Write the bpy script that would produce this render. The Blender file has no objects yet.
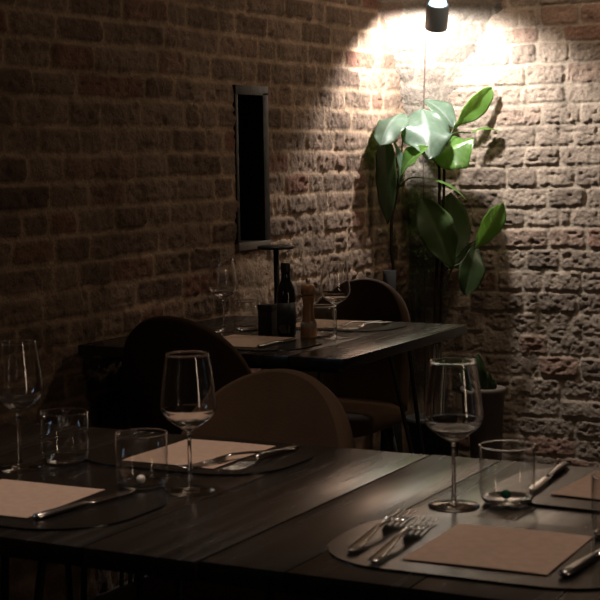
import bpy, bmesh, math, random
import numpy as np
from mathutils import Vector, Matrix
R = math.radians
rng = np.random.default_rng(7)
random.seed(7)
scene = bpy.context.scene
LINK = scene.collection.objects.link

# ------------------------------------------------------------------ helpers
def obj(name, mesh, mat=None, parent=None, smooth=True, loc=None):
    if isinstance(mesh, bmesh.types.BMesh):
        bm = mesh
        bmesh.ops.recalc_face_normals(bm, faces=bm.faces)
        mesh = bpy.data.meshes.new(name)
        bm.to_mesh(mesh); bm.free()
    o = bpy.data.objects.new(name, mesh)
    LINK(o)
    if mat: mesh.materials.append(mat)
    if smooth:
        for p in mesh.polygons: p.use_smooth = True
    if parent: o.parent = parent
    if loc: o.location = loc
    return o

def sharp(o, ang=35):
    m = o.modifiers.new('edge', 'EDGE_SPLIT'); m.split_angle = R(ang)
    return o

def tag(o, label=None, cat=None, group=None, kind=None):
    if label: o['label'] = label
    if cat: o['category'] = cat
    if group: o['group'] = group
    if kind: o['kind'] = kind
    return o

def thing(name, label, cat, loc=(0, 0, 0), rz=0.0, group=None):
    o = bpy.data.objects.new(name, None); LINK(o)
    o.empty_display_size = .05
    o.location = loc; o.rotation_euler = (0, 0, rz)
    return tag(o, label, cat, group)

def copy_tree(o, parent=None):
    c = o.copy(); LINK(c)
    if parent: c.parent = parent
    for ch in list(o.children): copy_tree(ch, c)
    return c

def dup(o, loc, rz, label, group=None):
    c = copy_tree(o)
    c.location = loc; c.rotation_euler = (0, 0, rz)
    c['label'] = label
    if group: c['group'] = group
    return c

def lathe(profile, seg=48):
    """profile: (r, z) points; a point of r=0 closes the shape."""
    bm = bmesh.new(); rings = []
    for r, z in profile:
        if r < 1e-6: rings.append([bm.verts.new((0, 0, z))])
        else: rings.append([bm.verts.new((r*math.cos(2*math.pi*i/seg), r*math.sin(2*math.pi*i/seg), z)) for i in range(seg)])
    for a, b in zip(rings, rings[1:]):
        for i in range(seg):
            j = (i+1) % seg
            if len(a) == 1 and len(b) == 1: continue
            if len(a) == 1: bm.faces.new((a[0], b[i], b[j]))
            elif len(b) == 1: bm.faces.new((a[i], a[j], b[0]))
            else: bm.faces.new((a[i], a[j], b[j], b[i]))
    return bm

def smooth_profile(pts, n=6):
    """Catmull-Rom through (r, z) points."""
    P = [np.array(p, float) for p in pts]; out = []
    for i in range(len(P)-1):
        p0 = P[max(i-1, 0)]; p1 = P[i]; p2 = P[i+1]; p3 = P[min(i+2, len(P)-1)]
        for k in range(n):
            t = k/n
            q = .5*((2*p1)+(-p0+p2)*t+(2*p0-5*p1+4*p2-p3)*t*t+(-p0+3*p1-3*p2+p3)*t**3)
            out.append((max(q[0], 0), q[1]))
    out.append(tuple(P[-1])); return out

def tube(bm, pts, radii, seg=10, cap=True):
    pts = [Vector(p) for p in pts]
    if not hasattr(radii, '__len__'): radii = [radii]*len(pts)
    rings = []; side = None
    for i, p in enumerate(pts):
        t = (pts[min(i+1, len(pts)-1)]-pts[max(i-1, 0)]).normalized()
        if side is None:
            side = t.cross(Vector((0, 0, 1)))
            if side.length < 1e-3: side = t.cross(Vector((1, 0, 0)))
        side = (side-t*side.dot(t)).normalized(); up = t.cross(side)
        rings.append([bm.verts.new(p+(side*math.cos(2*math.pi*k/seg)+up*math.sin(2*math.pi*k/seg))*radii[i]) for k in range(seg)])
    for a, b in zip(rings, rings[1:]):
        for k in range(seg):
            bm.faces.new((a[k], a[(k+1) % seg], b[(k+1) % seg], b[k]))
    if cap:
        bm.faces.new(rings[0][::-1]); bm.faces.new(rings[-1])
    return bm

def curve_pts(pts, n=8):
    P = [Vector(p) for p in pts]; out = []
    for i in range(len(P)-1):
        p0 = P[max(i-1, 0)]; p1 = P[i]; p2 = P[i+1]; p3 = P[min(i+2, len(P)-1)]
        for k in range(n):
            t = k/n
            out.append(.5*((2*p1)+(-p0+p2)*t+(2*p0-5*p1+4*p2-p3)*t*t+(-p0+3*p1-3*p2+p3)*t**3))
    out.append(P[-1]); return out

def box(bm, lo, hi, bevel=0.0):
    c = [bm.verts.new((x, y, z)) for z in (lo[2], hi[2]) for y in (lo[1], hi[1]) for x in (lo[0], hi[0])]
    fs = [bm.faces.new([c[i] for i in f]) for f in ((0, 2, 3, 1), (4, 5, 7, 6), (0, 1, 5, 4), (1, 3, 7, 5), (3, 2, 6, 7), (2, 0, 4, 6))]
    if bevel:
        es = list({e for f in fs for e in f.edges})
        bmesh.ops.bevel(bm, geom=es, offset=bevel, segments=2, affect='EDGES', profile=.6)
    return bm

def outline(bm, pts, z0, z1, bevel=0.0):
    """upright prism over a flat outline"""
    a = [bm.verts.new((x, y, z0)) for x, y in pts]; b = [bm.verts.new((x, y, z1)) for x, y in pts]
    n = len(pts)
    bm.faces.new(a[::-1]); top = bm.faces.new(b)
    for i in range(n): bm.faces.new((a[i], a[(i+1) % n], b[(i+1) % n], b[i]))
    if bevel: bmesh.ops.bevel(bm, geom=list(top.edges), offset=bevel, segments=2, affect='EDGES')
    return bm

def round_rect(w, d, r, n=10):
    pts = []
    for cx, cy, a0 in ((w/2-r, d/2-r, 0), (-w/2+r, d/2-r, 90), (-w/2+r, -d/2+r, 180), (w/2-r, -d/2+r, 270)):
        for k in range(n+1):
            a = R(a0+90*k/n); pts.append((cx+r*math.cos(a), cy+r*math.sin(a)))
    return pts

# ------------------------------------------------------------------ materials
def mat(name, col=(.5, .5, .5), rough=.5, metal=0.0, trans=0.0, ior=1.45, spec=.5):
    m = bpy.data.materials.new(name); m.use_nodes = True
    b = m.node_tree.nodes['Principled BSDF']
    b.inputs['Base Color'].default_value = (*col, 1); b.inputs['Roughness'].default_value = rough
    b.inputs['Metallic'].default_value = metal; b.inputs['IOR'].default_value = ior
    b.inputs['Transmission Weight'].default_value = trans
    b.inputs['Specular IOR Level'].default_value = spec
    return m, m.node_tree, b

def N(nt, t, **kw):
    n = nt.nodes.new(t)
    for k, v in kw.items(): setattr(n, k, v)
    return n

def noise_mat(name, c1, c2, rough, scale, bump=0.0, stretch=(1, 1, 1), metal=0.0, detail=6, bscale=None, rough2=None, spec=.5):
    m, nt, b = mat(name, c1, rough, metal, spec=spec)
    tc = N(nt, 'ShaderNodeTexCoord'); mp = N(nt, 'ShaderNodeMapping'); mp.inputs['Scale'].default_value = stretch
    nt.links.new(tc.outputs['Object'], mp.inputs['Vector'])
    n = N(nt, 'ShaderNodeTexNoise'); n.inputs['Scale'].default_value = scale; n.inputs['Detail'].default_value = detail
    nt.links.new(mp.outputs[0], n.inputs['Vector'])
    r = N(nt, 'ShaderNodeValToRGB'); r.color_ramp.elements[0].position = .3; r.color_ramp.elements[1].position = .7
    r.color_ramp.elements[0].color = (*c1, 1); r.color_ramp.elements[1].color = (*c2, 1)
    nt.links.new(n.outputs['Fac'], r.inputs['Fac']); nt.links.new(r.outputs['Color'], b.inputs['Base Color'])
    if rough2 is not None:
        mr = N(nt, 'ShaderNodeMapRange'); mr.inputs['To Min'].default_value = rough; mr.inputs['To Max'].default_value = rough2
        nt.links.new(n.outputs['Fac'], mr.inputs['Value']); nt.links.new(mr.outputs[0], b.inputs['Roughness'])
    if bump:
        n2 = N(nt, 'ShaderNodeTexNoise'); n2.inputs['Scale'].default_value = bscale or scale*3; n2.inputs['Detail'].default_value = 8
        nt.links.new(mp.outputs[0], n2.inputs['Vector'])
        bp = N(nt, 'ShaderNodeBump'); bp.inputs['Strength'].default_value = bump; bp.inputs['Distance'].default_value = .01
        nt.links.new(n2.outputs['Fac'], bp.inputs['Height']); nt.links.new(bp.outputs[0], b.inputs['Normal'])
    return m

def brick_material(name, dark, light, red, mortar):
    m, nt, b = mat(name, rough=.92, spec=.15)
    a = N(nt, 'ShaderNodeAttribute', attribute_name='brick'); rn = N(nt, 'ShaderNodeAttribute', attribute_name='tint')
    tc = N(nt, 'ShaderNodeTexCoord')
    n1 = N(nt, 'ShaderNodeTexNoise'); n1.inputs['Scale'].default_value = 9; n1.inputs['Detail'].default_value = 8
    n2 = N(nt, 'ShaderNodeTexNoise'); n2.inputs['Scale'].default_value = 95; n2.inputs['Detail'].default_value = 8; n2.inputs['Roughness'].default_value = .7
    for n in (n1, n2): nt.links.new(tc.outputs['Object'], n.inputs['Vector'])
    cr = N(nt, 'ShaderNodeValToRGB'); e = cr.color_ramp.elements
    e[0].position = 0; e[0].color = (*dark, 1); e[1].position = 1; e[1].color = (*red, 1)
    x = e.new(.45); x.color = (*light, 1); x = e.new(.8); x.color = (*light, 1)
    nt.links.new(rn.outputs['Fac'], cr.inputs['Fac'])
    mx = N(nt, 'ShaderNodeMix', data_type='RGBA'); mx.inputs['A'].default_value = (*mortar, 1)
    nt.links.new(a.outputs['Fac'], mx.inputs['Factor']); nt.links.new(cr.outputs[0], mx.inputs['B'])
    # wear: fine grain and broad blotches
    r1 = N(nt, 'ShaderNodeMapRange'); r1.inputs['From Min'].default_value = .3; r1.inputs['From Max'].default_value = .7
    r1.inputs['To Min'].default_value = .68; r1.inputs['To Max'].default_value = 1.25
    nt.links.new(n1.outputs['Fac'], r1.inputs['Value'])
    r2 = N(nt, 'ShaderNodeMapRange'); r2.inputs['From Min'].default_value = .3; r2.inputs['From Max'].default_value = .7
    r2.inputs['To Min'].default_value = .7; r2.inputs['To Max'].default_value = 1.25
    nt.links.new(n2.outputs['Fac'], r2.inputs['Value'])
    mm = N(nt, 'ShaderNodeMath', operation='MULTIPLY'); nt.links.new(r1.outputs[0], mm.inputs[0]); nt.links.new(r2.outputs[0], mm.inputs[1])
    sc = N(nt, 'ShaderNodeVectorMath', operation='SCALE')
    nt.links.new(mx.outputs['Result'], sc.inputs[0]); nt.links.new(mm.outputs[0], sc.inputs['Scale'])
    nt.links.new(sc.outputs[0], b.inputs['Base Color'])
    bp = N(nt, 'ShaderNodeBump'); bp.inputs['Strength'].default_value = .9; bp.inputs['Distance'].default_value = .010
    nt.links.new(n2.outputs['Fac'], bp.inputs['Height']); nt.links.new(bp.outputs[0], b.inputs['Normal'])
    return m

M = {}
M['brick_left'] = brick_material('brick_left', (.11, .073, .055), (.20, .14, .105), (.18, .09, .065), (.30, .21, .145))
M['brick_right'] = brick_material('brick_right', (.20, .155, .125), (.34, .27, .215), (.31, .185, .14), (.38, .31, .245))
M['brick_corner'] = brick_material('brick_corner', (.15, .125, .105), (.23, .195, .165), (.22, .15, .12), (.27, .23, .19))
M['plaster'] = noise_mat('plaster', (.26, .21, .17), (.34, .28, .22), .9, 4, .3)
M['floor'] = noise_mat('floor', (.035, .028, .023), (.06, .05, .04), .6, 6, .2)
def wood_table():
    m, nt, b = mat('dark_stained_wood', rough=.32)
    tc = N(nt, 'ShaderNodeTexCoord'); mp = N(nt, 'ShaderNodeMapping'); mp.inputs['Scale'].default_value = (34, 2.2, 10)
    nt.links.new(tc.outputs['Object'], mp.inputs['Vector'])
    n = N(nt, 'ShaderNodeTexNoise'); n.inputs['Scale'].default_value = 1.0; n.inputs['Detail'].default_value = 8; n.inputs['Distortion'].default_value = .6
    nt.links.new(mp.outputs[0], n.inputs['Vector'])
    cr = N(nt, 'ShaderNodeValToRGB'); e = cr.color_ramp.elements
    e[0].position = .3; e[0].color = (.004, .003, .0025, 1); e[1].position = .72; e[1].color = (.013, .010, .008, 1)
    nt.links.new(n.outputs['Fac'], cr.inputs['Fac']); nt.links.new(cr.outputs[0], b.inputs['Base Color'])
    mr = N(nt, 'ShaderNodeMapRange'); mr.inputs['From Min'].default_value = .3; mr.inputs['From Max'].default_value = .7
    mr.inputs['To Min'].default_value = .19; mr.inputs['To Max'].default_value = .30
    nt.links.new(n.outputs['Fac'], mr.inputs['Value']); nt.links.new(mr.outputs[0], b.inputs['Roughness'])
    bp = N(nt, 'ShaderNodeBump'); bp.inputs['Strength'].default_value = .07; bp.inputs['Distance'].default_value = .004
    nt.links.new(n.outputs['Fac'], bp.inputs['Height']); nt.links.new(bp.outputs[0], b.inputs['Normal'])
    return m
M['wood'] = wood_table()
M['black_metal'] = mat('black_metal', (.012, .012, .012), .45, 0.0)[0]
M['glass'] = mat('clear_glass', (1, 1, 1), 0.0, trans=1.0, ior=1.5)[0]
def thin_glass(name, tint):
    # thin walls bend light too little to see: clear with a Fresnel reflection
    m = bpy.data.materials.new(name); m.use_nodes = True; nt = m.node_tree; nt.nodes.remove(nt.nodes['Principled BSDF'])
    out = nt.nodes['Material Output']; t = N(nt, 'ShaderNodeBsdfTransparent'); t.inputs['Color'].default_value = (*tint, 1)
    g = N(nt, 'ShaderNodeBsdfGlossy'); g.inputs['Roughness'].default_value = .02; fr = N(nt, 'ShaderNodeFresnel'); ge = N(nt, 'ShaderNodeNewGeometry'); io = N(nt, 'ShaderNodeMapRange'); io.inputs['To Min'].default_value = 1.5; io.inputs['To Max'].default_value = 1/1.5
    nt.links.new(ge.outputs['Backfacing'], io.inputs['Value']); nt.links.new(io.outputs[0], fr.inputs['IOR'])
    mx = N(nt, 'ShaderNodeMixShader'); nt.links.new(fr.outputs[0], mx.inputs[0]); nt.links.new(t.outputs[0], mx.inputs[1]); nt.links.new(g.outputs[0], mx.inputs[2])
    nt.links.new(mx.outputs[0], out.inputs['Surface']); return m
M['thin_glass'] = thin_glass('thin_clear_glass', (.985, .985, .98))
M['pane'] = mat('dark_pane', (.006, .006, .007), .25)[0]
M['paper'] = noise_mat('kraft_paper', (.42, .295, .225), (.48, .345, .265), .85, 60, .05, spec=.2)
M['placemat'] = noise_mat('placemat_board', (.007, .006, .005), (.010, .008, .007), .20, 30, .03, rough2=.28, spec=.8)
M['steel'] = mat('cutlery_steel', (.72, .71, .70), .16, 1.0)[0]
M['steel_dark'] = mat('handle_steel', (.6, .58, .56), .24, 1.0)[0]
M['velvet'] = noise_mat('brown_velvet', (.045, .024, .012), (.060, .034, .018), .85, 7, .1, bscale=200, spec=.2)
b_ = M['wood'].node_tree.nodes['Principled BSDF']; b_.inputs['Specular IOR Level'].default_value = .95; b_.inputs['IOR'].default_value = 1.6
b_ = M['velvet'].node_tree.nodes['Principled BSDF']; b_.inputs['Sheen Weight'].default_value = .08; b_.inputs['Sheen Tint'].default_value = (.5, .35, .25, 1)
M['bottle'] = mat('dark_bottle_glass', (.008, .011, .007), .08)[0]
M['label'] = noise_mat('bottle_label', (.012, .012, .012), (.02, .02, .018), .6, 40)
M['mill_wood'] = noise_mat('mill_wood', (.30, .15, .07), (.42, .22, .11), .4, 8, .1, stretch=(1, 1, .2))
M['pale_band'] = mat('pale_band', (.45, .36, .28), .4)[0]
M['green_bead'] = mat('green_bead', (.01, .10, .045), .05, trans=.35, ior=1.5)[0]
M['white_bead'] = mat('white_bead', (.75, .70, .66), .15)[0]
M['lamp_body'] = mat('lamp_grey_metal', (.17, .20, .22), .5, 0)[0]
M['bark'] = noise_mat('stem_bark', (.018, .014, .010), (.03, .022, .016), .9, 30, .3, spec=.1)
M['terracotta'] = noise_mat('pot_clay', (.085, .065, .052), (.12, .09, .072), .8, 10, .2)
M['dark_pot'] = noise_mat('dark_pot', (.010, .009, .008), (.018, .016, .014), .8, 10, .1, spec=.15)
M['soil'] = noise_mat('soil', (.02, .015, .01), (.04, .03, .02), .95, 60, .6)
M['shade'] = mat('lamp_black', (.015, .015, .015), .4)[0]
M['card'] = noise_mat('card_box', (.02, .017, .015), (.03, .026, .022), .6, 30)

def leaf_mat(name, c1, c2, tr, gloss=.32):
    m = bpy.data.materials.new(name); m.use_nodes = True; nt = m.node_tree
    b = nt.nodes['Principled BSDF']; out = nt.nodes['Material Output']
    uv = N(nt, 'ShaderNodeAttribute', attribute_name='vein')
    tc = N(nt, 'ShaderNodeTexCoord'); n = N(nt, 'ShaderNodeTexNoise'); n.inputs['Scale'].default_value = 30; n.inputs['Detail'].default_value = 5
    nt.links.new(tc.outputs['Object'], n.inputs['Vector'])
    cr = N(nt, 'ShaderNodeValToRGB'); e = cr.color_ramp.elements
    e[0].position = .3; e[0].color = (*c1, 1); e[1].position = .7; e[1].color = (*c2, 1)
    nt.links.new(n.outputs['Fac'], cr.inputs['Fac'])
    mx = N(nt, 'ShaderNodeMix', data_type='RGBA'); mx.inputs['B'].default_value = (min(c2[0]*1.8, 1), min(c2[1]*1.5, 1), min(c2[2]*1.8, 1), 1)
    nt.links.new(uv.outputs['Fac'], mx.inputs['Factor']); nt.links.new(cr.outputs[0], mx.inputs['A'])
    nt.links.new(mx.outputs['Result'], b.inputs['Base Color'])
    b.inputs['Roughness'].default_value = gloss; b.inputs['Specular IOR Level'].default_value = .6
    t = N(nt, 'ShaderNodeBsdfTranslucent'); t.inputs['Color'].default_value = (*tr, 1)
    ms = N(nt, 'ShaderNodeMixShader'); ms.inputs[0].default_value = .5
    nt.links.new(b.outputs[0], ms.inputs[1]); nt.links.new(t.outputs[0], ms.inputs[2]); nt.links.new(ms.outputs[0], out.inputs['Surface'])
    return m
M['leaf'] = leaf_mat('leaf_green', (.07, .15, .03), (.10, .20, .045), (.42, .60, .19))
M['leaf_glare'] = leaf_mat('leaf_glare_green', (.07, .11, .08), (.11, .155, .12), (.30, .50, .12), .38)  # greyed green: lamp glare on the top leaves put into the colour
M['leaf_dark'] = leaf_mat('leaf_dark_green', (.03, .055, .018), (.045, .075, .025), (.10, .17, .03))  # shade on the hanging leaves put into the green; stalks, small plant share it
M['leaf_half_shade'] = leaf_mat('leaf_half_shade_green', (.045, .085, .022), (.065, .11, .03), (.22, .32, .08), .5)  # half shade of the lower leaves put into the green

# ------------------------------------------------------------------ setting: brick walls
WX, WY, TOP = -2.6, 5.9, 2.55            # left wall x, right wall y, ceiling
def vnoise(u, v, f, seed):
    g = np.random.default_rng(seed).random((257, 257))
    x = u*f; y = v*f; xi = np.floor(x).astype(int); yi = np.floor(y).astype(int); fx = x-xi; fy = y-yi
    fx = fx*fx*(3-2*fx); fy = fy*fy*(3-2*fy)
    a = g[xi % 256, yi % 256]; b = g[(xi+1) % 256, yi % 256]; c = g[xi % 256, (yi+1) % 256]; d = g[(xi+1) % 256, (yi+1) % 256]
    return (a*(1-fx)+b*fx)*(1-fy)+(c*(1-fx)+d*fx)*fy-.5

def sstep(a, b, x):
    t = np.clip((x-a)/(b-a), 0, 1); return t*t*(3-2*t)

def brick_field(U, V, rows, joints, seed, joint_w=.009, rough=1.0, relief=.75):
    """returns height, brick mask and tint for wall coordinates U (along) and V (up)"""
    r = np.random.default_rng(seed)
    wob = vnoise(U, V*0+3.3, 4, seed+1)*.010+vnoise(U, V, 20, seed+2)*.006
    Vw = V+wob; Uw = U+vnoise(U, V, 18, seed+3)*.010+vnoise(U, V, 50, seed+30)*.006
    rows = np.array(rows); idx = np.clip(np.searchsorted(rows, Vw)-1, 0, len(rows)-2)
    H = np.zeros_like(U); B = np.zeros_like(U); T = np.zeros_like(U); umin, umax = U.min()-.3, U.max()+.3
    for k in range(len(rows)-1):
        mk = idx == k
        if not mk.any(): continue
        js = sorted(joints.get(k, []))
        if js:
            full = [js[0]]
            for a, b_ in zip(js, js[1:]):
                while b_-full[-1] > .36: full.append(full[-1]+r.uniform(.16, .25))
                full.append(b_)
        else: full = [umin+r.uniform(0, .2)]
        while full[0] > umin: full.insert(0, full[0]-r.choice([r.uniform(.09, .13), r.uniform(.19, .27)], p=[.35, .65]))
        while full[-1] < umax: full.append(full[-1]+r.choice([r.uniform(.09, .13), r.uniform(.19, .27)], p=[.35, .65]))
        full = np.array(full); u = Uw[mk]; v = Vw[mk]
        j = np.clip(np.searchsorted(full, u)-1, 0, len(full)-2)
        du = np.minimum(u-full[j], full[j+1]-u); dv0 = v-rows[k]; dv1 = rows[k+1]-v
        d = np.minimum(du, np.minimum(dv0, dv1*1.0))
        jw = joint_w*(.75+.9*(vnoise(U[mk], V[mk], 9, seed+5)+.5)*.8)
        # rounded corner distance
        a = np.clip(.02-du, 0, None); bb = np.clip(.02-np.minimum(dv0, dv1), 0, None); d = np.minimum(d, .02-np.hypot(a, bb))
        B[mk] = sstep(jw*.55, jw*1.1, d)
        rt = r.random(len(full)); rh = r.normal(0, .0028, len(full)); tl = r.normal(0, .045, len(full))
        prof = sstep(jw*.35, jw*1.5, d)
        H[mk] = prof*(.0085*relief+rh[j]*.8+tl[j]*(v-(rows[k]+rows[k+1])/2))
        T[mk] = rt[j]
    fine = vnoise(U, V, 30, seed+6)*.006+vnoise(U, V, 75, seed+7)*.006+vnoise(U, V, 130, seed+8)*.005
    pits = -np.clip(vnoise(U, V*1.6, 45, seed+9)-.20, 0, None)*.045
    H += (fine+pits*B)*rough*(.55+.45*B)+vnoise(U, V, 2.5, seed+10)*.02
    return H, B, T

def grid_mesh(name, P, B, T, mat_, flip=False):
    nv, nu, _ = P.shape
    me = bpy.data.meshes.new(name)
    i = np.arange(nv*nu).reshape(nv, nu)
    q = np.stack([i[:-1, :-1], i[:-1, 1:], i[1:, 1:], i[1:, :-1]], -1).reshape(-1, 4)
    if flip: q = q[:, ::-1]
    me.vertices.add(nv*nu); me.vertices.foreach_set('co', P.reshape(-1).astype(np.float32))
    nf = len(q); me.loops.add(nf*4); me.loops.foreach_set('vertex_index', q.reshape(-1).astype(np.int32))
    me.polygons.add(nf); me.polygons.foreach_set('loop_start', np.arange(0, nf*4, 4, dtype=np.int32))
    me.update(calc_edges=True)
    for nm, arr in (('brick', B), ('tint', T)):
        at = me.attributes.new(nm, 'FLOAT', 'POINT'); at.data.foreach_set('value', arr.reshape(-1).astype(np.float32))
    me.materials.append(mat_)
    me.polygons.foreach_set('use_smooth', np.ones(nf, bool))
    o = bpy.data.objects.new(name, me); LINK(o); tag(o, kind='structure'); return o

def spread(*segs):
    out = []
    for a, b, s in segs: out.append(np.linspace(a, b, max(2, int(round(abs(b-a)/s))+1))[:-1])
    out.append(np.array([segs[-1][1]])); return np.concatenate(out)

def rows_from(known, pitch, lo, hi, seed):
    r = np.random.default_rng(seed); k = sorted(known)
    while k[0] > lo: k.insert(0, k[0]-pitch*r.uniform(.93, 1.07))
    while k[-1] < hi: k.append(k[-1]+pitch*r.uniform(.93, 1.07))
    return k

# left wall: surface at x = WX, u = y
rowsL = rows_from([1.677, 1.604, 1.522, 1.445, 1.364, 1.287, 1.209, 1.133, 1.061, .983, .904, .826], .079, -.1, TOP+.1, 3)
JL = {1.64: [3.70, 4.01, 4.36], 1.563: [3.66, 3.97, 4.13, 4.30], 1.483: [3.37, 3.57, 3.90, 4.06, 4.26], 1.405: [3.29, 3.68, 4.13, 4.22],
      1.325: [3.25, 3.39, 3.58, 3.76, 4.05], 1.248: [3.34, 3.49, 3.85, 4.02, 4.35], 1.171: [3.43, 3.61, 4.08], 1.097: [3.55, 3.73, 3.90, 4.03, 4.18, 4.34],
      1.02: [3.26, 3.44, 3.96, 4.28], .94: [3.54, 3.70], .865: [3.38, 3.59], .79: [3.49, 3.65]}
def jmap(J, rows):
    return {int(np.searchsorted(rows, z)-1): v for z, v in J.items()}
NY0, NY1, NZ0, NZ1 = 4.448, 4.640, .975, 1.490          # the slot
uL = spread((-1.0, 2.4, .06), (2.4, NY0, .0085), (NY0, NY0+.004, .002), (NY0+.004, NY1-.004, .008), (NY1-.004, NY1, .002), (NY1, WY+.03, .0062))
vL = spread((0, .55, .03), (.55, NZ0, .0075), (NZ0, NZ0+.004, .002), (NZ0+.004, NZ1-.004, .0075), (NZ1-.004, NZ1, .002), (NZ1, 1.95, .0075), (1.95, TOP, .03))
U, V = np.meshgrid(uL, vL)
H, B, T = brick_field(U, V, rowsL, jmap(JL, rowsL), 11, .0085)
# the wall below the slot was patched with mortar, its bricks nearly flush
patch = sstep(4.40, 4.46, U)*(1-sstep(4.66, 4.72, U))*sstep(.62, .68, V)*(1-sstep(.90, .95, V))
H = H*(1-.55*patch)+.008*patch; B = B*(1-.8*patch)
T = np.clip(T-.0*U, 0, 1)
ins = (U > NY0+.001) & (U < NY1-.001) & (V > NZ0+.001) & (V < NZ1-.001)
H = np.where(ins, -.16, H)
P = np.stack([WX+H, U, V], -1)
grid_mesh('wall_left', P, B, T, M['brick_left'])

# right wall: surface at y = WY, u = x
rowsR = rows_from([1.769, 1.702, 1.62, 1.536, 1.461, 1.378, 1.294, 1.214, 1.13, 1.046, .969, .884, .797, .71, .625, .535], .0835, -.1, TOP+.1, 5)
def xr(px): return -2.036+(px-540)*.00413
JR = {1.735: [496, 539, 563], 1.81: [541, 580], 1.66: [511, 538, 569], 1.578: [491, 526, 566], 1.5: [499, 522, 567], 1.42: [541, 580], 1.336: [536, 573],
      1.254: [524, 560], 1.172: [506, 537, 574], 1.088: [503, 547, 586], 1.007: [525, 561, 572], .926: [503, 549, 586], .84: [527, 560], .753: [522, 543, 582],
      .667: [523, 538, 577], .58: [535, 570], .41: [538, 580]}
JR = {z: [xr(p) for p in v] for z, v in JR.items()}
uR = spread((WX-.03, -1.45, .0048), (-1.45, -.4, .009), (-.4, 2.2, .014)); vR = spread((0, 1.95, .0048), (1.95, TOP, .03))
U, V = np.meshgrid(uR, vR)
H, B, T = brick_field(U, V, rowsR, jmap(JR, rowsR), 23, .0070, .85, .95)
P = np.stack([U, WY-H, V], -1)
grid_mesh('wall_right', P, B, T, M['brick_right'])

# canted corner that flares out overhead into the springing of the vault
eL = np.array([(0, 5.862), (1.37, 5.862), (1.452, 5.844), (1.553, 5.796), (1.672, 5.72), (1.768, 5.655), (1.877, 5.535), (2.1, 5.33), (TOP, 5.02)])
eR = np.array([(0, -2.441), (1.367, -2.441), (1.448, -2.423), (1.549, -2.378), (1.688, -2.311), (1.797, -2.246), (1.872, -2.182), (2.1, -2.03), (TOP, -1.72)])
vC = spread((0, .6, .02), (.6, 2.05, .006), (2.05, TOP, .03)); tC = np.linspace(-.06, 1.06, 90)
yl = np.interp(vC, eL[:, 0], eL[:, 1]); xrr = np.interp(vC, eR[:, 0], eR[:, 1])
Tt, Vv = np.meshgrid(tC, vC)
ax = WX; X = ax+(xrr[:, None]-ax)*Tt; Y = yl[:, None]+(WY-yl[:, None])*Tt
width = np.hypot(xrr-ax, WY-yl)[:, None]
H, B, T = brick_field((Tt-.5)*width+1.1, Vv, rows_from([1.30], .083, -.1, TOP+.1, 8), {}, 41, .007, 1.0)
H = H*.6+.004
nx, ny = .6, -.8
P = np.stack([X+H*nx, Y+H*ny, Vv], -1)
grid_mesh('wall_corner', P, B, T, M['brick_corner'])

bm = bmesh.new(); box(bm, (WX-.3, -3.0, -.1), (2.2, WY+.2, 0)); tag(obj('floor', bm, M['floor'], smooth=False), kind='structure')
bm = bmesh.new(); box(bm, (WX-.3, -3.0, TOP), (2.2, WY+.2, TOP+.1)); tag(obj('ceiling', bm, M['plaster'], smooth=False), kind='structure')

# the slot: black frame, sill and dark pane set into the left wall
bm = bmesh.new(); box(bm, (WX-.10, NY0+.004, NZ0+.004), (WX-.09, NY1-.004, NZ1-.004))
win = tag(obj('window_1', bm, M['pane'], smooth=False), kind='structure')
M['frame'] = noise_mat('aged_frame', (.010, .008, .007), (.018, .014, .011), .5, 14, .2)
for nm, lo, hi in (('window_jamb', (WX-.10, NY0-.012, NZ0), (WX+.010, NY0+.006, NZ1)), ('window_jamb', (WX-.10, NY1-.020, NZ0), (WX+.012, NY1+.018, NZ1)),
                   ('window_lintel', (WX-.10, NY0-.012, NZ1-.012), (WX+.012, NY1+.018, NZ1+.02))):
    bm = bmesh.new(); box(bm, lo, hi, .003); sharp(obj(nm, bm, M['frame'], win))
bm = bmesh.new(); box(bm, (WX-.10, NY0-.012, NZ0-.02), (WX+.014, NY1+.018, NZ0+.006), .003)
M['sill'] = mat('sill_metal', (.22, .2, .18), .3, .6)[0]
sharp(obj('window_sill', bm, M['sill'], win))

# ------------------------------------------------------------------ tables
def hairpin(name, x, y, ox, oy, top, root):
    """bent steel rod leg: two long legs of one rod meeting in a foot"""
    bm = bmesh.new()
    a = Vector((x+.055*abs(oy or 1), y-.01, top)); b = Vector((x-.055, y+.01, top)); f = Vector((x+ox*.10, y+oy*.10, .008))
    pts = curve_pts([a, a.lerp(f, .5), f+Vector((.014, 0, .03)), f, f+Vector((-.014, 0, .03)), b.lerp(f, .5), b], 8)
    tube(bm, pts, .0065, 10)
    box(bm, (x-.075, y-.04, top-.004), (x+.075, y+.04, top))
    return obj(name, bm, M['black_metal'], root)

def table(label, x0, x1, y0, y1, planks, legs, group=None):
    cx, cy = (x0+x1)/2, (y0+y1)/2
    r = thing('dining_table', label, 'table', (cx, cy, 0), 0, group)
    bm = bmesh.new(); e = [x0]+planks+[x1]
    for a, b in zip(e, e[1:]):
        box(bm, (a-cx+.0008, y0-cy, .722), (b-cx-.0008, y1-cy, .75), .0018)
    sharp(obj('tabletop', bm, M['wood'], r))
    for yy in (y0+.10, y1-.10):
        bm = bmesh.new(); box(bm, (x0-cx+.06, yy-cy-.02, .700), (x1-cx-.06, yy-cy+.02, .7225))
        obj('support_rail', bm, M['black_metal'], r, smooth=False)
    for (lx, ly, ox, oy) in legs: hairpin('leg', lx-cx, ly-cy, ox, oy, .7225, r)
    return r
table('dark plank table in the foreground, left one of the joined pair', -1.90, -1.034, 1.645, 2.415, [-1.73, -1.56, -1.39, -1.215],
      [(-1.39, 1.76, -.5, -.6), (-1.14, 1.74, .2, -.5), (-1.69, 2.30, -.5, .3), (-1.14, 2.33, .3, .5)], 'dark plank tables')
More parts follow.
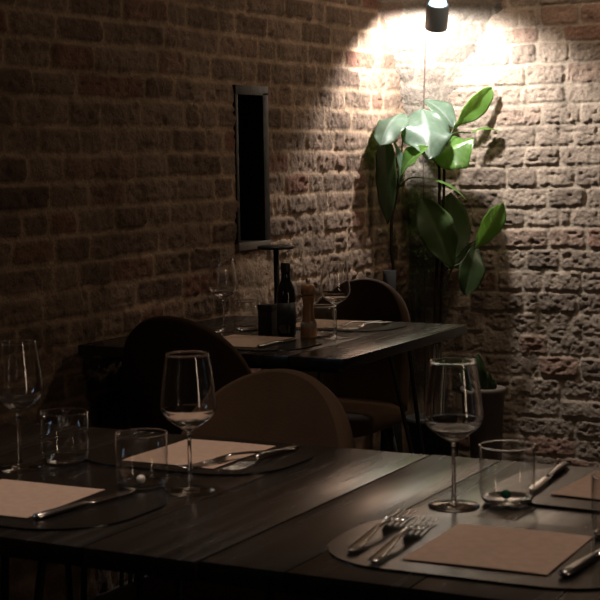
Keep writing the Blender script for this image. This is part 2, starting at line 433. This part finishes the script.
table('dark plank table in the foreground, right one with the bright wall mirrored in it', -1.032, -.17, 1.65, 2.42, [-.905, -.735, -.56, -.38],
      [(-.94, 1.76, -.2, -.5), (-.28, 1.76, .5, -.5), (-.94, 2.31, -.2, .5), (-.28, 2.31, .5, .5)], 'dark plank tables')
table('dark plank table set for two against the left wall by the slot window', -2.565, -1.725, 3.485, 4.33, [-2.39, -2.22, -2.05, -1.89],
      [(-2.44, 3.60, -.3, -.5), (-1.88, 3.60, .5, -.5), (-2.44, 4.20, -.3, .5), (-1.89, 4.20, .9, .5)], 'dark plank tables')
TZ = .7502

# ------------------------------------------------------------------ chairs
def make_chair(label, group):
    r = thing('dining_chair', label, 'chair', (0, 0, 0), 0, group)
    # faces +y; curved shell back behind at -y
    nu, nv = 33, 30
    def half(v):
        return .208*(1-.10*v) if v < .30 else .208*.97*math.sqrt(max(0, 1-((v-.30)/.70)**3.0))
    def surf(u, v, off):
        w = half(v)*math.sin(u*math.pi/2) if v < .999 else 0
        z = .45+.40*v
        y = -.20-.10*v+.42*(w*w)/.215*.80
        n = Vector((-2*.42*.80*w/.215, 1, .2)).normalized()
        return Vector((w, y, z))+n*off
    bm = bmesh.new()
    for side in (0, 1):
        g = [[bm.verts.new(surf(-1+2*i/(nu-1), 1-(1-j/(nv-1))**2.0, .018 if side else -.018)) for i in range(nu)] for j in range(nv-1)]
        top = bm.verts.new(surf(0, 1, .018 if side else -.018))
        for j in range(nv-2):
            for i in range(nu-1): bm.faces.new((g[j][i], g[j][i+1], g[j+1][i+1], g[j+1][i]))
        for i in range(nu-1): bm.faces.new((g[-1][i], g[-1][i+1], top))
        if side == 0: g0, t0 = g, top
    ring0 = [g0[j][0] for j in range(nv-1)]+[t0]+[g0[j][-1] for j in reversed(range(nv-1))]
    ring1 = [g[j][0] for j in range(nv-1)]+[top]+[g[j][-1] for j in reversed(range(nv-1))]
    mid = [bm.verts.new((a.co+b.co)/2+((a.co+b.co)/2-Vector((0, a.co.y, .60))).normalized()*.008) for a, b in zip(ring0, ring1)]
    for k in range(len(ring0)-1):
        bm.faces.new((ring0[k], ring0[k+1], mid[k+1], mid[k])); bm.faces.new((mid[k], mid[k+1], ring1[k+1], ring1[k]))
    bm.faces.new([g0[0][i] for i in range(nu)]+[mid[-1]]+[g[0][i] for i in reversed(range(nu))]+[mid[0]])
    obj('backrest', bm, M['velvet'], r)
    bm = bmesh.new(); pts = round_rect(.44, .43, .12)
    rings = [[bm.verts.new((x*s, y*s+.0, z)) for x, y in pts] for s, z in ((.90, .405), (.99, .415), (1, .44), (.97, .462), (.85, .470), (.5, .473))]
    for a, b in zip(rings, rings[1:]):
        for k in range(len(a)): bm.faces.new((a[k], a[(k+1) % len(a)], b[(k+1) % len(a)], b[k]))
    bm.faces.new(rings[0][::-1]); bm.faces.new(rings[-1])
    obj('seat', bm, M['velvet'], r)
    for sx in (-1, 1):
        for sy in (-1, 1):
            bm = bmesh.new(); tube(bm, [(sx*.15, sy*.14, .41), (sx*.21, sy*.20, .003)], [.013, .008], 12)
            obj('leg', bm, M['black_metal'], r)
    return r
ch = make_chair('brown velvet chair with a rounded back, tucked behind the foreground tables', 'rounded velvet chairs')
def place_chair(c, topx, topy, rz):
    d = Matrix.Rotation(rz, 3, 'Z') @ Vector((0, -.305, 0))
    c.location = (topx-d.x, topy-d.y, 0); c.rotation_euler = (0, 0, rz)
place_chair(ch, -1.415, 2.60, math.pi-.05)
c2 = dup(ch, (0, 0, 0), 0, 'dark velvet chair, its back to the camera, near side of the table by the wall')
place_chair(c2, -2.185, 3.36, R(0))
c3 = dup(ch, (0, 0, 0), 0, 'velvet chair at the far side of the table by the wall, under the plant')
place_chair(c3, -2.20, 4.63, math.pi-.04)

# ------------------------------------------------------------------ glassware
def wine_glass(label, group):
    r = thing('wine_glass', label, 'glass', (0, 0, 0), 0, group)
    outer = smooth_profile([(.0036, .090), (.0050, .0955), (.013, .1005), (.026, .109), (.037, .1185), (.0428, .129), (.0436, .138), (.0418, .158), (.0384, .185), (.0336, .2165)], 6)
    th = .0011
    inner = [(max(a-th*1.0, .0), b+(.0022 if b < .112 else .0008 if b < .13 else 0)) for a, b in outer if a > .010]
    inner = [(0, .1085), (.008, .1088)]+[(a, max(b, .1090+.006*(a/.03)**2)) for a, b in inner]
    rim = [(.0337, .2170), (.03345, .2175), (.0330, .2177), (.0325, .2175), (.0323, .2170)]
    prof = [(0, .090)]+outer+rim+inner[::-1]
    obj('bowl', lathe(prof, 64), M['glass'], r)
    st = [(0, .006), (.0055, .006), (.0042, .010), (.0034, .018), (.0031, .05), (.0033, .08), (.0038, .0899), (0, .0899)]
    obj('stem', lathe(st, 24), M['glass'], r)
    ft = [(0, .0003), (.0370, .0003), (.0382, .0010), (.0375, .0018), (.028, .0026), (.014, .0042), (.0058, .0059), (0, .0059)]
    obj('foot', lathe(ft, 56), M['glass'], r)
    return r
GW = 'clear wine glasses'
wg = wine_glass('wine glass in front of the right wall, left of the tumbler with a green bead', GW)
wg.location = (-.849, 2.072, TZ)
dup(wg, (-1.264, 2.001, TZ), .4, 'wine glass before the brown chair back, right of the tumbler with a white bead')
dup(wg, (-1.627, 2.037, TZ), .8, 'wine glass at the far left of the foreground table, by the plain tumbler')
dup(wg, (-1.953, 3.888, TZ), 1.1, 'clear wine glass on the table by the wall, right of the pepper mill')
dup(wg, (-2.347, 3.925, TZ), 1.5, 'wine glass on the table by the wall, left of the dark bottle')

def tumbler(label, group, bead=None, bead_at=(0, 0)):
    r = thing('tumbler', label, 'glass', (0, 0, 0), 0, group)
    wall = [(.0385, .0068), (.0406, .013), (.0412, .03), (.0415, .0858), (.0401, .0858), (.0398, .03), (.0389, .0145), (.0366, .0090), (.0385, .0068)]
    obj('glass_wall', lathe(wall, 64), M['thin_glass'], r)
    obj('rim', lathe([(.0408+.0011*math.cos(a), .0866+.0011*math.sin(a)) for a in [2*math.pi*k/12 for k in range(13)]], 64), M['glass'], r)
    obj('base', lathe([(0, .0004), (.029, .0004), (.0345, .0022), (.0384, .0067), (.0365, .0089), (.031, .0066), (.015, .0060), (0, .0058)], 64), M['glass'], r)
    if bead:
        bm = bmesh.new(); bmesh.ops.create_uvsphere(bm, u_segments=24, v_segments=16, radius=.0072)
        b = obj('bead', bm, M[bead], r, loc=(bead_at[0], bead_at[1], .0134))
        b['label'] = 'green glass bead' if bead == 'green_bead' else 'white glass bead'
    return r
GT = 'clear low tumblers'
t1 = tumbler('clear tumbler with a green bead in its base, beside the tall wine glass', GT, 'green_bead', (.0, -.006)); t1.location = (-.785, 2.125, TZ)
t2 = tumbler('clear tumbler with a white bead in its base, at the tip of a knife', GT, 'white_bead', (.0, -.004)); t2.location = (-1.350, 1.995, TZ)
t3 = tumbler('plain clear tumbler at the left end, between wine glass and empty dark table', GT); t3.location = (-1.590, 2.115, TZ)
dup(t3, (-.570, 1.985, TZ), 0, 'clear tumbler cut by the right edge of the photo, behind the knife')
dup(t3, (-2.020, 3.925, TZ), 0, 'clear tumbler on the table by the wall, between pepper mill and wine glass')
dup(t3, (-2.300, 3.985, TZ), 0, 'clear tumbler on the table by the wall, left of the small dark box')

# ------------------------------------------------------------------ place settings
def placemat(label, x, y, w, d, rz=0):
    bm = bmesh.new(); outline(bm, round_rect(w, d, min(w, d)*.40, 18), 0, .0030, .0008)
    o = sharp(obj('placemat', bm, M['placemat'])); o.location = (x, y, TZ); o.rotation_euler = (0, 0, rz)
    return tag(o, label, 'placemat', 'rounded placemats')
def paper(label, x, y, w, d, rz=0):
    bm = bmesh.new(); nx_, ny_ = 10, 10; r = random.Random(label)
    ph = r.uniform(0, 6)
    def z(i, j): return .0006+.0004*math.sin(i*.5+ph)+.0004*math.cos(j*.6+ph)
    g = [[bm.verts.new((w*(i/nx_-.5), d*(j/ny_-.5), .0010+z(i, j))) for i in range(nx_+1)] for j in range(ny_+1)]
    h = [[bm.verts.new((v.co.x, v.co.y, v.co.z-.0012)) for v in row] for row in g]
    for j in range(ny_):
        for i in range(nx_):
            bm.faces.new((g[j][i], g[j][i+1], g[j+1][i+1], g[j+1][i])); bm.faces.new((h[j][i], h[j+1][i], h[j+1][i+1], h[j][i+1]))
    for i in range(nx_):
        bm.faces.new((g[0][i], h[0][i], h[0][i+1], g[0][i+1])); bm.faces.new((g[-1][i], g[-1][i+1], h[-1][i+1], h[-1][i]))
    for j in range(ny_):
        bm.faces.new((g[j][0], g[j+1][0], h[j+1][0], h[j][0])); bm.faces.new((g[j][-1], h[j][-1], h[j+1][-1], g[j+1][-1]))
    o = obj('paper_menu', bm, M['paper']); o.location = (x, y, TZ+.0032); o.rotation_euler = (0, 0, rz); sharp(o)
    return tag(o, label, 'paper', 'kraft papers on the placemats')
placemat('dark rounded placemat under kraft paper and two forks, front right', -.700, 1.858, .44, .30, R(1))
paper('kraft paper sheet in front right, beside two forks', -.697, 1.858, .192, .205, R(1.5))
placemat('dark rounded placemat under kraft paper at the front left end of the table', -1.46, 1.838, .44, .305, R(1))
paper('kraft paper sheet at the front left, with a knife along its right edge', -1.478, 1.833, .20, .203, R(1.5))
placemat('dark rounded placemat under kraft paper in front of the brown chair', -1.405, 2.255, .40, .29, R(-1))
paper('kraft paper sheet in front of the brown chair, behind the middle wine glass', -1.401, 2.252, .184, .216, R(0))
placemat('dark rounded placemat behind the tumbler with the green bead', -.640, 2.262, .40, .29, R(-2))
paper('kraft paper sheet at the right edge, behind the tumbler with the green bead', -.632, 2.272, .20, .19, R(-4))
placemat('dark rounded placemat on the near side of the table by the wall', -2.13, 3.69, .42, .30, R(0))
paper('kraft paper sheet on the near side of the table by the wall', -2.15, 3.70, .20, .235, R(0))
placemat('dark rounded placemat on the far side of the table by the wall', -2.09, 4.175, .42, .27, R(0))
paper('kraft paper sheet on the far side of the table by the wall', -2.12, 4.175, .205, .21, R(0))

def strip(bm, secs):
    """flat bar: list of (y, half width, z centre, half thickness, x)"""
    rings = []
    for y, w, z, t, x in secs:
        rings.append([bm.verts.new((x+w*math.cos(a)*1.0, y, z+t*math.sin(a))) for a in [2*math.pi*k/10 for k in range(10)]])
    for a, b in zip(rings, rings[1:]):
        for k in range(10): bm.faces.new((a[k], a[(k+1) % 10], b[(k+1) % 10], b[k]))
    bm.faces.new(rings[0][::-1]); bm.faces.new(rings[-1])

def make_fork(label, group):
    """handle end at y=0, tines towards +y"""
    r = thing('fork', label, 'fork', (0, 0, 0), 0, group)
    bm = bmesh.new()
    strip(bm, [(0, .003, .003, .0012, 0), (.004, .0068, .003, .002, 0), (.02, .0078, .0035, .0022, 0), (.06, .0055, .006, .0022, 0), (.09, .0040, .009, .002, 0), (.118, .0036, .0105, .002, 0), (.132, .006, .009, .0016, 0)])
    obj('handle', bm, M['steel'], r)
    bm = bmesh.new()
    strip(bm, [(.130, .0055, .0092, .0015, 0), (.139, .0110, .0070, .0012, 0), (.148, .0125, .005, .0011, 0), (.154, .0125, .0042, .001, 0)])
    for k in range(4):
        x = -.0108+.0072*k
        strip(bm, [(.152, .0017, .0044, .001, x), (.18, .0016, .0022, .0009, x), (.205, .0014, .0034, .0008, x), (.214, .0006, .0052, .0005, x)])
    obj('tines', bm, M['steel'], r)
    return r
def make_knife(label, group):
    r = thing('table_knife', label, 'knife', (0, 0, 0), 0, group)
    bm = bmesh.new()
    strip(bm, [(0, .004, .0045, .002, 0), (.004, .0085, .0045, .0042, 0), (.03, .0090, .0045, .0044, 0), (.08, .0072, .0045, .004, 0), (.105, .006, .0045, .0034, 0), (.108, .005, .0045, .003, 0)])
    obj('handle', bm, M['steel_dark'], r)
    bm = bmesh.new()
    strip(bm, [(.106, .005, .0045, .0016, 0), (.12, .0095, .0042, .0013, .002), (.17, .0105, .004, .0011, .003), (.20, .0085, .004, .0009, .002), (.215, .0035, .004, .0006, -.001), (.219, .001, .004, .0004, -.003)])
    obj('blade', bm, M['steel'], r)
    return r
MZ = TZ+.0033
def lay(o, hx, hy, tx, ty, z=MZ):
    o.location = (hx, hy, z); o.rotation_euler = (0, 0, math.atan2(ty-hy, tx-hx)-math.pi/2)
GF, GK = 'steel forks', 'steel table knives'
fk = make_fork('left fork of the pair at front right, farther from the kraft paper', GF); fk.scale = (1.15, 1.15, 1.1); lay(fk, -.864, 1.752, -.890, 2.012)
def fork(label, *a, z=MZ):
    c = dup(fk, (0, 0, 0), 0, label); lay(c, *a, z=z)
fork('right fork of the pair at front right, touching the kraft paper', -.816, 1.718, -.846, 1.998)
fork('fork with tines toward the middle wine glass, before the brown chair', -1.262, 2.345, -1.328, 2.19)
fork('fork lying nearest the brown chair, right of its kraft paper', -1.272, 2.375, -1.275, 2.14)
fork('fork on the table by the wall, nearer to the wine glass there', -1.992, 4.28, -2.05, 4.09)
fork('fork on the table by the wall, farther from the wine glass there', -1.955, 4.27, -1.985, 4.08)
kf = make_knife('table knife with rounded handle at the lower right, beside the front kraft paper', GK); lay(kf, -.578, 1.755, -.560, 1.98)
def knife(label, *a, z=MZ):
    c = dup(kf, (0, 0, 0), 0, label); lay(c, *a, z=z)
knife('table knife left of the kraft paper at the right edge, behind the tumbler', -.785, 2.40, -.768, 2.19)
knife('table knife glinting along the kraft paper at the front left', -1.361, 1.733, -1.332, 1.95)
knife('table knife along the near kraft paper on the table by the wall', -2.035, 3.585, -2.035, 3.82)

# ------------------------------------------------------------------ things in the middle of the table by the wall
b = thing('bottle', 'dark glass bottle standing on the table by the wall, left of the pepper mill', 'bottle', (-2.104, 3.872, TZ))
prof = [(0, .004), (.022, .0), (.0265, .004), (.0275, .012), (.0275, .118), (.026, .134), (.0205, .150), (.0148, .163), (.0128, .178), (.0125, .205), (0, .205)]
obj('glass_body', lathe(prof, 48), M['bottle'], b)
obj('cap', lathe([(0, .186), (.0138, .186), (.0140, .188), (.0140, .2115), (.0128, .2135), (0, .2135)], 32), M['black_metal'], b)
obj('paper_label', lathe([(.0278, .035), (.0280, .035), (.0280, .100), (.0278, .100)], 48), M['label'], b)

MS = 1.14
mi = thing('pepper_mill', 'turned wooden pepper mill with a pale band, right of the dark bottle', 'pepper mill', (-2.032, 3.872, TZ))
obj('body', lathe(smooth_profile([(0, 0), (.0225, .0), (.0232, .006), (.0225, .024), (.0175, .048), (.0148, .072), (.0165, .095), (.0200, .106), (0, .107)], 4), 36), M['mill_wood'], mi)
obj('head', lathe(smooth_profile([(0, .1075), (.018, .108), (.0208, .116), (.0200, .126), (.0145, .134), (0, .137)], 5), 36), M['mill_wood'], mi)
obj('knob', lathe([(0, .1365), (.004, .137), (.0065, .141), (.0062, .146), (.003, .149), (0, .1495)], 20), M['steel_dark'], mi)
bnd = obj('band', lathe([(.0215, .026), (.0232, .027), (.0224, .040), (.0205, .041)], 36), M['pale_band'], mi); bnd['label'] = 'pale band'

mi.scale = (1.02, 1.02, MS)
bx = thing('box', 'small dark upright box left of the dark bottle', 'box', (-2.185, 3.905, TZ))
bm = bmesh.new(); box(bm, (-.023, -.018, 0), (.023, .018, .070), .002); sharp(obj('body', bm, M['card'], bx))
bm = bmesh.new(); box(bm, (-.0243, -.0193, .0703), (.0243, .0193, .088), .002); sharp(obj('lid', bm, M['card'], bx))

tl = thing('table_lamp', 'thin black T-shaped table lamp, unlit, standing behind the dark bottle', 'lamp', (-2.205, 4.00, TZ))
obj('base', lathe([(0, 0), (.045, 0), (.046, .003), (.045, .010), (.008, .013), (0, .013)], 40), M['shade'], tl)
obj('pole', lathe([(0, .012), (.0085, .012), (.0085, .246), (0, .246)], 16), M['shade'], tl)
obj('lamp_shade', lathe([(0, .246), (.050, .244), (.056, .2455), (.056, .252), (.053, .254), (0, .2545)], 48), M['shade'], tl)

# ------------------------------------------------------------------ corner spotlight
LAMP = Vector((-2.306, 5.495, 1.808)); AIM = Vector((-2.50, 5.84, .95))
AX = (Vector((-.42, .66, -1.45))).normalized()          # the beam tips into the corner
sp = thing('spotlight', 'grey cylinder spotlight shining down the brick corner above the plant', 'spotlight', LAMP)
rot = AX.to_track_quat('-Z', 'Y').to_matrix().to_4x4()
def turned(bm):
    bmesh.ops.transform(bm, matrix=rot, verts=bm.verts); return bm
obj('body', turned(lathe([(.035, -.062), (.0425, -.064), (.0435, -.060), (.0435, .032), (.0425, .035), (.036, .035), (.036, .030), (0, .030), (0, .02), (.034, .02), (.034, -.061)], 48)), M['lamp_body'], sp)
me_, nt_, bb_ = mat('lens_light', (.9, .95, 1), .3); bb_.inputs['Emission Color'].default_value = (.55, .82, 1, 1); bb_.inputs['Emission Strength'].default_value = 2.2
M['lens'] = me_
obj('upper_lens', turned(lathe([(0, .0305), (.0355, .0305), (.0355, .036), (.031, .048), (.019, .056), (0, .059)], 40)), M['lens'], sp)['label'] = 'glowing pale lens'
bm = bmesh.new(); tube(bm, [(0, .01, .0), (-.05, .12, .10), (-.06, .20, .18)], .008, 12); obj('bracket', bm, M['lamp_body'], sp)
cb = bmesh.new(); cp = []
for z in (1.72, 1.66, 1.6, 1.5, 1.4, 1.2, .8, .4, .03):
    ya, xa = np.interp(z, eL[:, 0], eL[:, 1]), np.interp(z, eR[:, 0], eR[:, 1])
    cp.append((WX+(xa-WX)*.40+.012*.6, ya+(WY-ya)*.40-.012*.8, z))
tube(cb, curve_pts(cp, 6), .0025, 8)
tag(obj('cable', cb, M['terracotta']), 'thin dark cable running down the brick corner below the spotlight', 'cable')

# ------------------------------------------------------------------ plants
def leaf(root, base, tip, width, nrm, mat_, shape=.55, fold=.25, bend=.1, wave=.03, stalk=None, seed=0):
    """leaf blade from base to tip; nrm = direction its upper face looks to; bend = droop along the length"""
    base, tip, nrm = Vector(base), Vector(tip), Vector(nrm)
    ax = tip-base; L = ax.length; ax.normalize(); nrm = (nrm-ax*nrm.dot(ax)).normalized(); sd = ax.cross(nrm)
    bm = bmesh.new(); nl, nw = 22, 12; r = random.Random(seed); ph = r.uniform(0, 6)
    vl = bm.verts.layers.float.new('vein'); g = []
    for side in (1, -1):
        rows = []
        for i in range(nl+1):
            t = i/nl
            w = width/2*(math.sin(math.pi*t**(math.log(.5)/math.log(shape))) if 0 < t < 1 else 0)**.72
            w = max(w, .0012)
            row = []
            for j in range(nw+1):
                s = -1+2*j/nw
                h = fold*abs(s)*w-bend*L*(2*t-1)**2+bend*L+wave*width*math.sin(t*13+ph+s*1.5)*s*s+.012*width*math.cos((t*9-abs(s)*2.2)*2*math.pi)*(1-abs(s))*abs(s)*4
                p = base+ax*(L*t)+sd*(s*w*(1+.04*math.sin(t*21+ph)))+nrm*(h-bend*L*0)+nrm*(.0005*side)
                v = bm.verts.new(p)
                lat = abs(math.sin((t*8-abs(s)*1.6)*math.pi))
                v[vl] = max(0, 1-abs(s)*w/.0022)*.9 if abs(s)*w < .0022 else (.35 if lat < .12 else 0)
                row.append(v)
            rows.append(row)
        for i in range(nl):
            for j in range(nw): bm.faces.new((rows[i][j], rows[i][j+1], rows[i+1][j+1], rows[i+1][j])[::side])
        g.append(rows)
    a, b_ = g
    edge = [(0, j) for j in range(nw)]+[(i, nw) for i in range(nl)]+[(nl, j) for j in range(nw, 0, -1)]+[(i, 0) for i in range(nl, 0, -1)]
    for k in range(len(edge)):
        p, q = edge[k], edge[(k+1) % len(edge)]
        bm.faces.new((a[p[0]][p[1]], b_[p[0]][p[1]], b_[q[0]][q[1]], a[q[0]][q[1]]))
    o = obj('leaf', bm, mat_, root)
    if stalk:
        bm = bmesh.new(); pts = curve_pts([Vector(p) for p in stalk]+[base], 6); tube(bm, pts, .0028, 8)
        obj('stalk', bm, M['leaf_dark'], o)
    return o
# frame of the photograph's view, used only to write plant points as (right, up, away) around the corner
FW = Vector((-.4695, .8829, 0)); RT = Vector((.8829, .4695, 0))
def Q(px, py, dep):
    """a point at distance dep (metres from the camera plane) that appears at the given place"""
    k = dep/1530
    return Vector((0, 0, 1.27))+FW*dep+RT*((px-300+.0166*(py-156))*k)+Vector((0, 0, 1))*((156-py-.0166*(px-300))*k)
def V3(r, u, a): return RT*r+Vector((0, 0, u))+FW*a

pl = thing('potted_plant', 'tall potted plant with broad leaves and twin dark stems under the corner spotlight', 'plant', (-2.31, 5.44, 0))
def L(base, tip, w, n, m='leaf', **k):
    o = Vector(pl.location)
    st = k.pop('stalk', None)
    return leaf(pl, Q(*base)-o, Q(*tip)-o, w, V3(*n), M[m], stalk=[Q(*s)-o for s in st] if st else None, **k)
L((455, 129, 6.23), (495, 88, 6.20), .092, (.18, -.30, -.9), shape=.62, bend=.06, seed=1, wave=.06, stalk=[(442, 162, 6.14)])
L((456, 128, 6.20), (428, 101, 6.28), .11, (.0, 1, -.4), 'leaf_glare', shape=.5, seed=2, stalk=[(442, 160, 6.14)])
L((425, 110, 6.18), (431, 160, 6.00), .205, (.10, .80, -.65), 'leaf_glare', shape=.42, fold=-.20, bend=.10, seed=3, wave=.08, stalk=[(441, 165, 6.14), (438, 128, 6.20)])
L((434, 158, 6.12), (476, 139, 6.10), .19, (-.15, .75, -.62), 'leaf', shape=.48, fold=-.45, bend=.05, seed=8, wave=.06, stalk=[(442, 190, 6.13), (440, 168, 6.13)])
L((473, 133, 6.20), (502, 132, 6.21), .036, (.05, 1, -.22), shape=.5, seed=9, stalk=[(443, 150, 6.14), (455, 134, 6.16)])
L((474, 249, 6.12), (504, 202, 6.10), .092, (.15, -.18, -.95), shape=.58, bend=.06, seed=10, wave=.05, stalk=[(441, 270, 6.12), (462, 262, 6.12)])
L((450, 270, 6.12), (452, 192, 6.17), .18, (.15, .35, -.92), 'leaf_half_shade', shape=.5, fold=-.12, bend=-.05, seed=11, wave=.06, stalk=[(440, 300, 6.12)])
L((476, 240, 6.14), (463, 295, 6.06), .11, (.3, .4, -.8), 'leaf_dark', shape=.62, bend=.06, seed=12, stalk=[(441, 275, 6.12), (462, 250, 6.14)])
L((452, 268, 6.10), (422, 197, 6.10), .15, (-.1, .35, -.93), 'leaf_half_shade', shape=.55, bend=.05, seed=21, wave=.07, stalk=[(441, 285, 6.12)])
o_ = Vector(pl.location)
for xs in ([(441, 160), (439, 230), (434, 290), (432, 340)], [(446, 163), (443, 235), (440, 290), (437, 345)]):
    bm = bmesh.new(); pts = [Q(x, y, 6.13)-o_ for x, y in xs]; pts.append(Vector((.01 if xs[0][0] > 443 else -.01, 0, .222)))
    tube(bm, curve_pts(pts, 8), .006, 10); obj('stem', bm, M['bark'], pl)
pot_prof = [(0, 0), (.080, 0), (.085, .01), (.100, .22), (.108, .222), (.110, .25), (.100, .252), (.095, .23), (0, .215)]
obj('pot', lathe(pot_prof, 48), M['dark_pot'], pl)
obj('soil', lathe([(0, .20), (.092, .205), (.095, .226), (.07, .232), (0, .236)], 36), M['soil'], pl)

p2 = thing('potted_plant', 'plant with drooping broad leaves in a slim dark vase, left of the tall one', 'plant', (-2.475, 5.40, 0))
o2 = Vector(p2.location)
def L2(base, tip, w, n, m='leaf', **k):
    st = k.pop('stalk', None)
    return leaf(p2, Q(*base)-o2, Q(*tip)-o2, w, V3(*n), M[m], stalk=[Q(*s)-o2 for s in st] if st else None, **k)
L2((405, 114, 6.14), (383, 146, 5.94), .13, (-.15, .85, -.45), 'leaf_glare', shape=.5, fold=-.3, bend=.12, seed=4, wave=.07, stalk=[(400, 180, 6.04), (405, 140, 6.12)])
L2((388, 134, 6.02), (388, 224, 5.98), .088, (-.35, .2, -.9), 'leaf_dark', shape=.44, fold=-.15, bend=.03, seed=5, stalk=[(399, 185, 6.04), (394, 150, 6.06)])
L2((400, 186, 6.04), (394, 138, 6.06), .05, (.8, .3, -.5), 'leaf_glare', shape=.5, seed=6)
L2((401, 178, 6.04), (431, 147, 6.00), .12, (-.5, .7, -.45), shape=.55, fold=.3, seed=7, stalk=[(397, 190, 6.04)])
L2((426, 178, 6.04), (467, 200, 6.06), .022, (0, .9, -.4), shape=.5, seed=13, stalk=[(398, 190, 6.04), (411, 178, 6.04)])
bm = bmesh.new(); pts = [Q(x, y, 6.04)-o2 for x, y in ((400, 178), (396, 200), (392, 222), (391, 250), (393, 285))]+[Vector((0, 0, .62))]
tube(bm, curve_pts(pts, 8), .0065, 10); obj('stem', bm, M['bark'], p2)
v0 = Q(397, 268, 6.04)-o2
obj('vase', lathe([(0, 0), (.046, 0), (.050, .008), (.045, .10), (.032, .45), (.022, .70), (.026, v0.z), (.0235, v0.z+.001), (.019, .70), (.019, .60), (0, .60)], 36), M['dark_pot'], p2)

p3 = thing('potted_plant', 'small leafy plant in a brown clay pot at the foot of the right wall', 'plant', (-2.168, 5.63, 0))
obj('pot', lathe([(0, 0), (.056, 0), (.060, .006), (.072, .325), (.078, .328), (.079, .347), (.072, .349), (.067, .32), (0, .312)], 44), M['terracotta'], p3)
obj('soil', lathe([(0, .30), (.065, .302), (.068, .318), (0, .330)], 30), M['soil'], p3)
for k, (dx, dz, w) in enumerate(((-.055, .11, .045), (-.02, .135, .045), (.02, .06, .04), (-.085, .05, .042), (.035, .03, .035), (-.035, .07, .045))):
    leaf(p3, (dx*.3, -.02+.007*k, .325), (dx, -.05+.014*k, .352+dz), w, V3(-.2+.1*k, .5, -.8), M['leaf_dark'], bend=.14, seed=30+k, wave=.07)

# ------------------------------------------------------------------ lights
def spot(name, loc, direction, power, col, angle, blend, radius):
    l = bpy.data.lights.new(name, 'SPOT'); l.energy = power; l.color = col; l.spot_size = R(angle); l.spot_blend = blend; l.shadow_soft_size = radius
    o = bpy.data.objects.new(name, l); LINK(o); o.location = loc
    o.rotation_euler = Vector(direction).to_track_quat('-Z', 'Y').to_euler(); return o
spot('spotlight_beam', LAMP+AX*.066, (-.40, .62, -1.15), 55, (1, .955, .90), 171, .35, .022)
for x, y, e in ((-1.45, 2.06, 54), (-.68, 2.04, 34)): spot('ceiling_downlight', (x, y, 2.5), (0, 0, -1), e, (1, .80, .66), 46, .7, .05)
spot('ceiling_downlight', (-2.14, 3.92, 2.5), (0, 0, -1), 16, (1, .80, .62), 38, .6, .04)
spot('warm_fill', (-1.0, 4.95, 2.47), (-1.5, -.55, -.75), 22, (1, .77, .55), 160, 1.0, .08)  # added unseen spot, lifts the dim left wall with warm light
spot('warm_fill', (-1.65, 5.10, 2.47), (-.5, .45, -.55), 15, (1, .79, .58), 165, 1.0, .08)  # added spot in place of uplight bounced off the vault
def strip_light(name, loc, direction, sx, sy, power, col):
    l = bpy.data.lights.new(name, 'AREA'); l.shape = 'RECTANGLE'; l.size = sx; l.size_y = sy; l.energy = power; l.color = col
    o = bpy.data.objects.new(name, l); LINK(o); o.location = loc; o.rotation_euler = Vector(direction).to_track_quat('-Z', 'Y').to_euler(); return o
strip_light('glass_streak_light', (1.9, 1.30, 1.30), (-1, .05, 0), .16, 1.3, 6.0, (1, .72, .48))  # added unseen strip, makes the warm streaks in the glasses
strip_light('window_daylight', (-2.54, 1.25, 1.45), (1, .2, -.1), .14, .6, .9, (.55, .78, 1))

w = bpy.data.worlds.new('World'); scene.world = w; w.use_nodes = True
w.node_tree.nodes['Background'].inputs['Color'].default_value = (1, .8, .62, 1); w.node_tree.nodes['Background'].inputs['Strength'].default_value = .006

# ------------------------------------------------------------------ camera
cam = bpy.data.cameras.new('camera'); co = bpy.data.objects.new('camera', cam); LINK(co); scene.camera = co
cam.sensor_width = 36; cam.sensor_fit = 'HORIZONTAL'; cam.lens = 1530/600*36; cam.clip_start = .05
yaw, pitch, roll = R(28), math.atan(144/1530), R(.95)
f0 = Vector((-math.sin(yaw), math.cos(yaw), 0)); r0 = Vector((math.cos(yaw), math.sin(yaw), 0)); u0 = Vector((0, 0, 1))
f = f0*math.cos(pitch)-u0*math.sin(pitch); u = u0*math.cos(pitch)+f0*math.sin(pitch)
r = r0*math.cos(roll)-u*math.sin(roll); uu = u*math.cos(roll)+r0*math.sin(roll)
mw = Matrix((r, uu, -f)).transposed().to_4x4(); mw.translation = (0, 0, 1.27); co.matrix_world = mw
cam.dof.use_dof = True; cam.dof.focus_distance = 5.2; cam.dof.aperture_fstop = 20

vs = scene.view_settings; vs.view_transform = 'Standard'; vs.look = 'None'; vs.gamma = 1; vs.exposure = 0; vs.use_curve_mapping = False
scene.cycles.use_denoising = True
scene.cycles.max_bounces = 16; scene.cycles.transmission_bounces = 16; scene.cycles.glossy_bounces = 6
scene.cycles.sample_clamp_indirect = 4
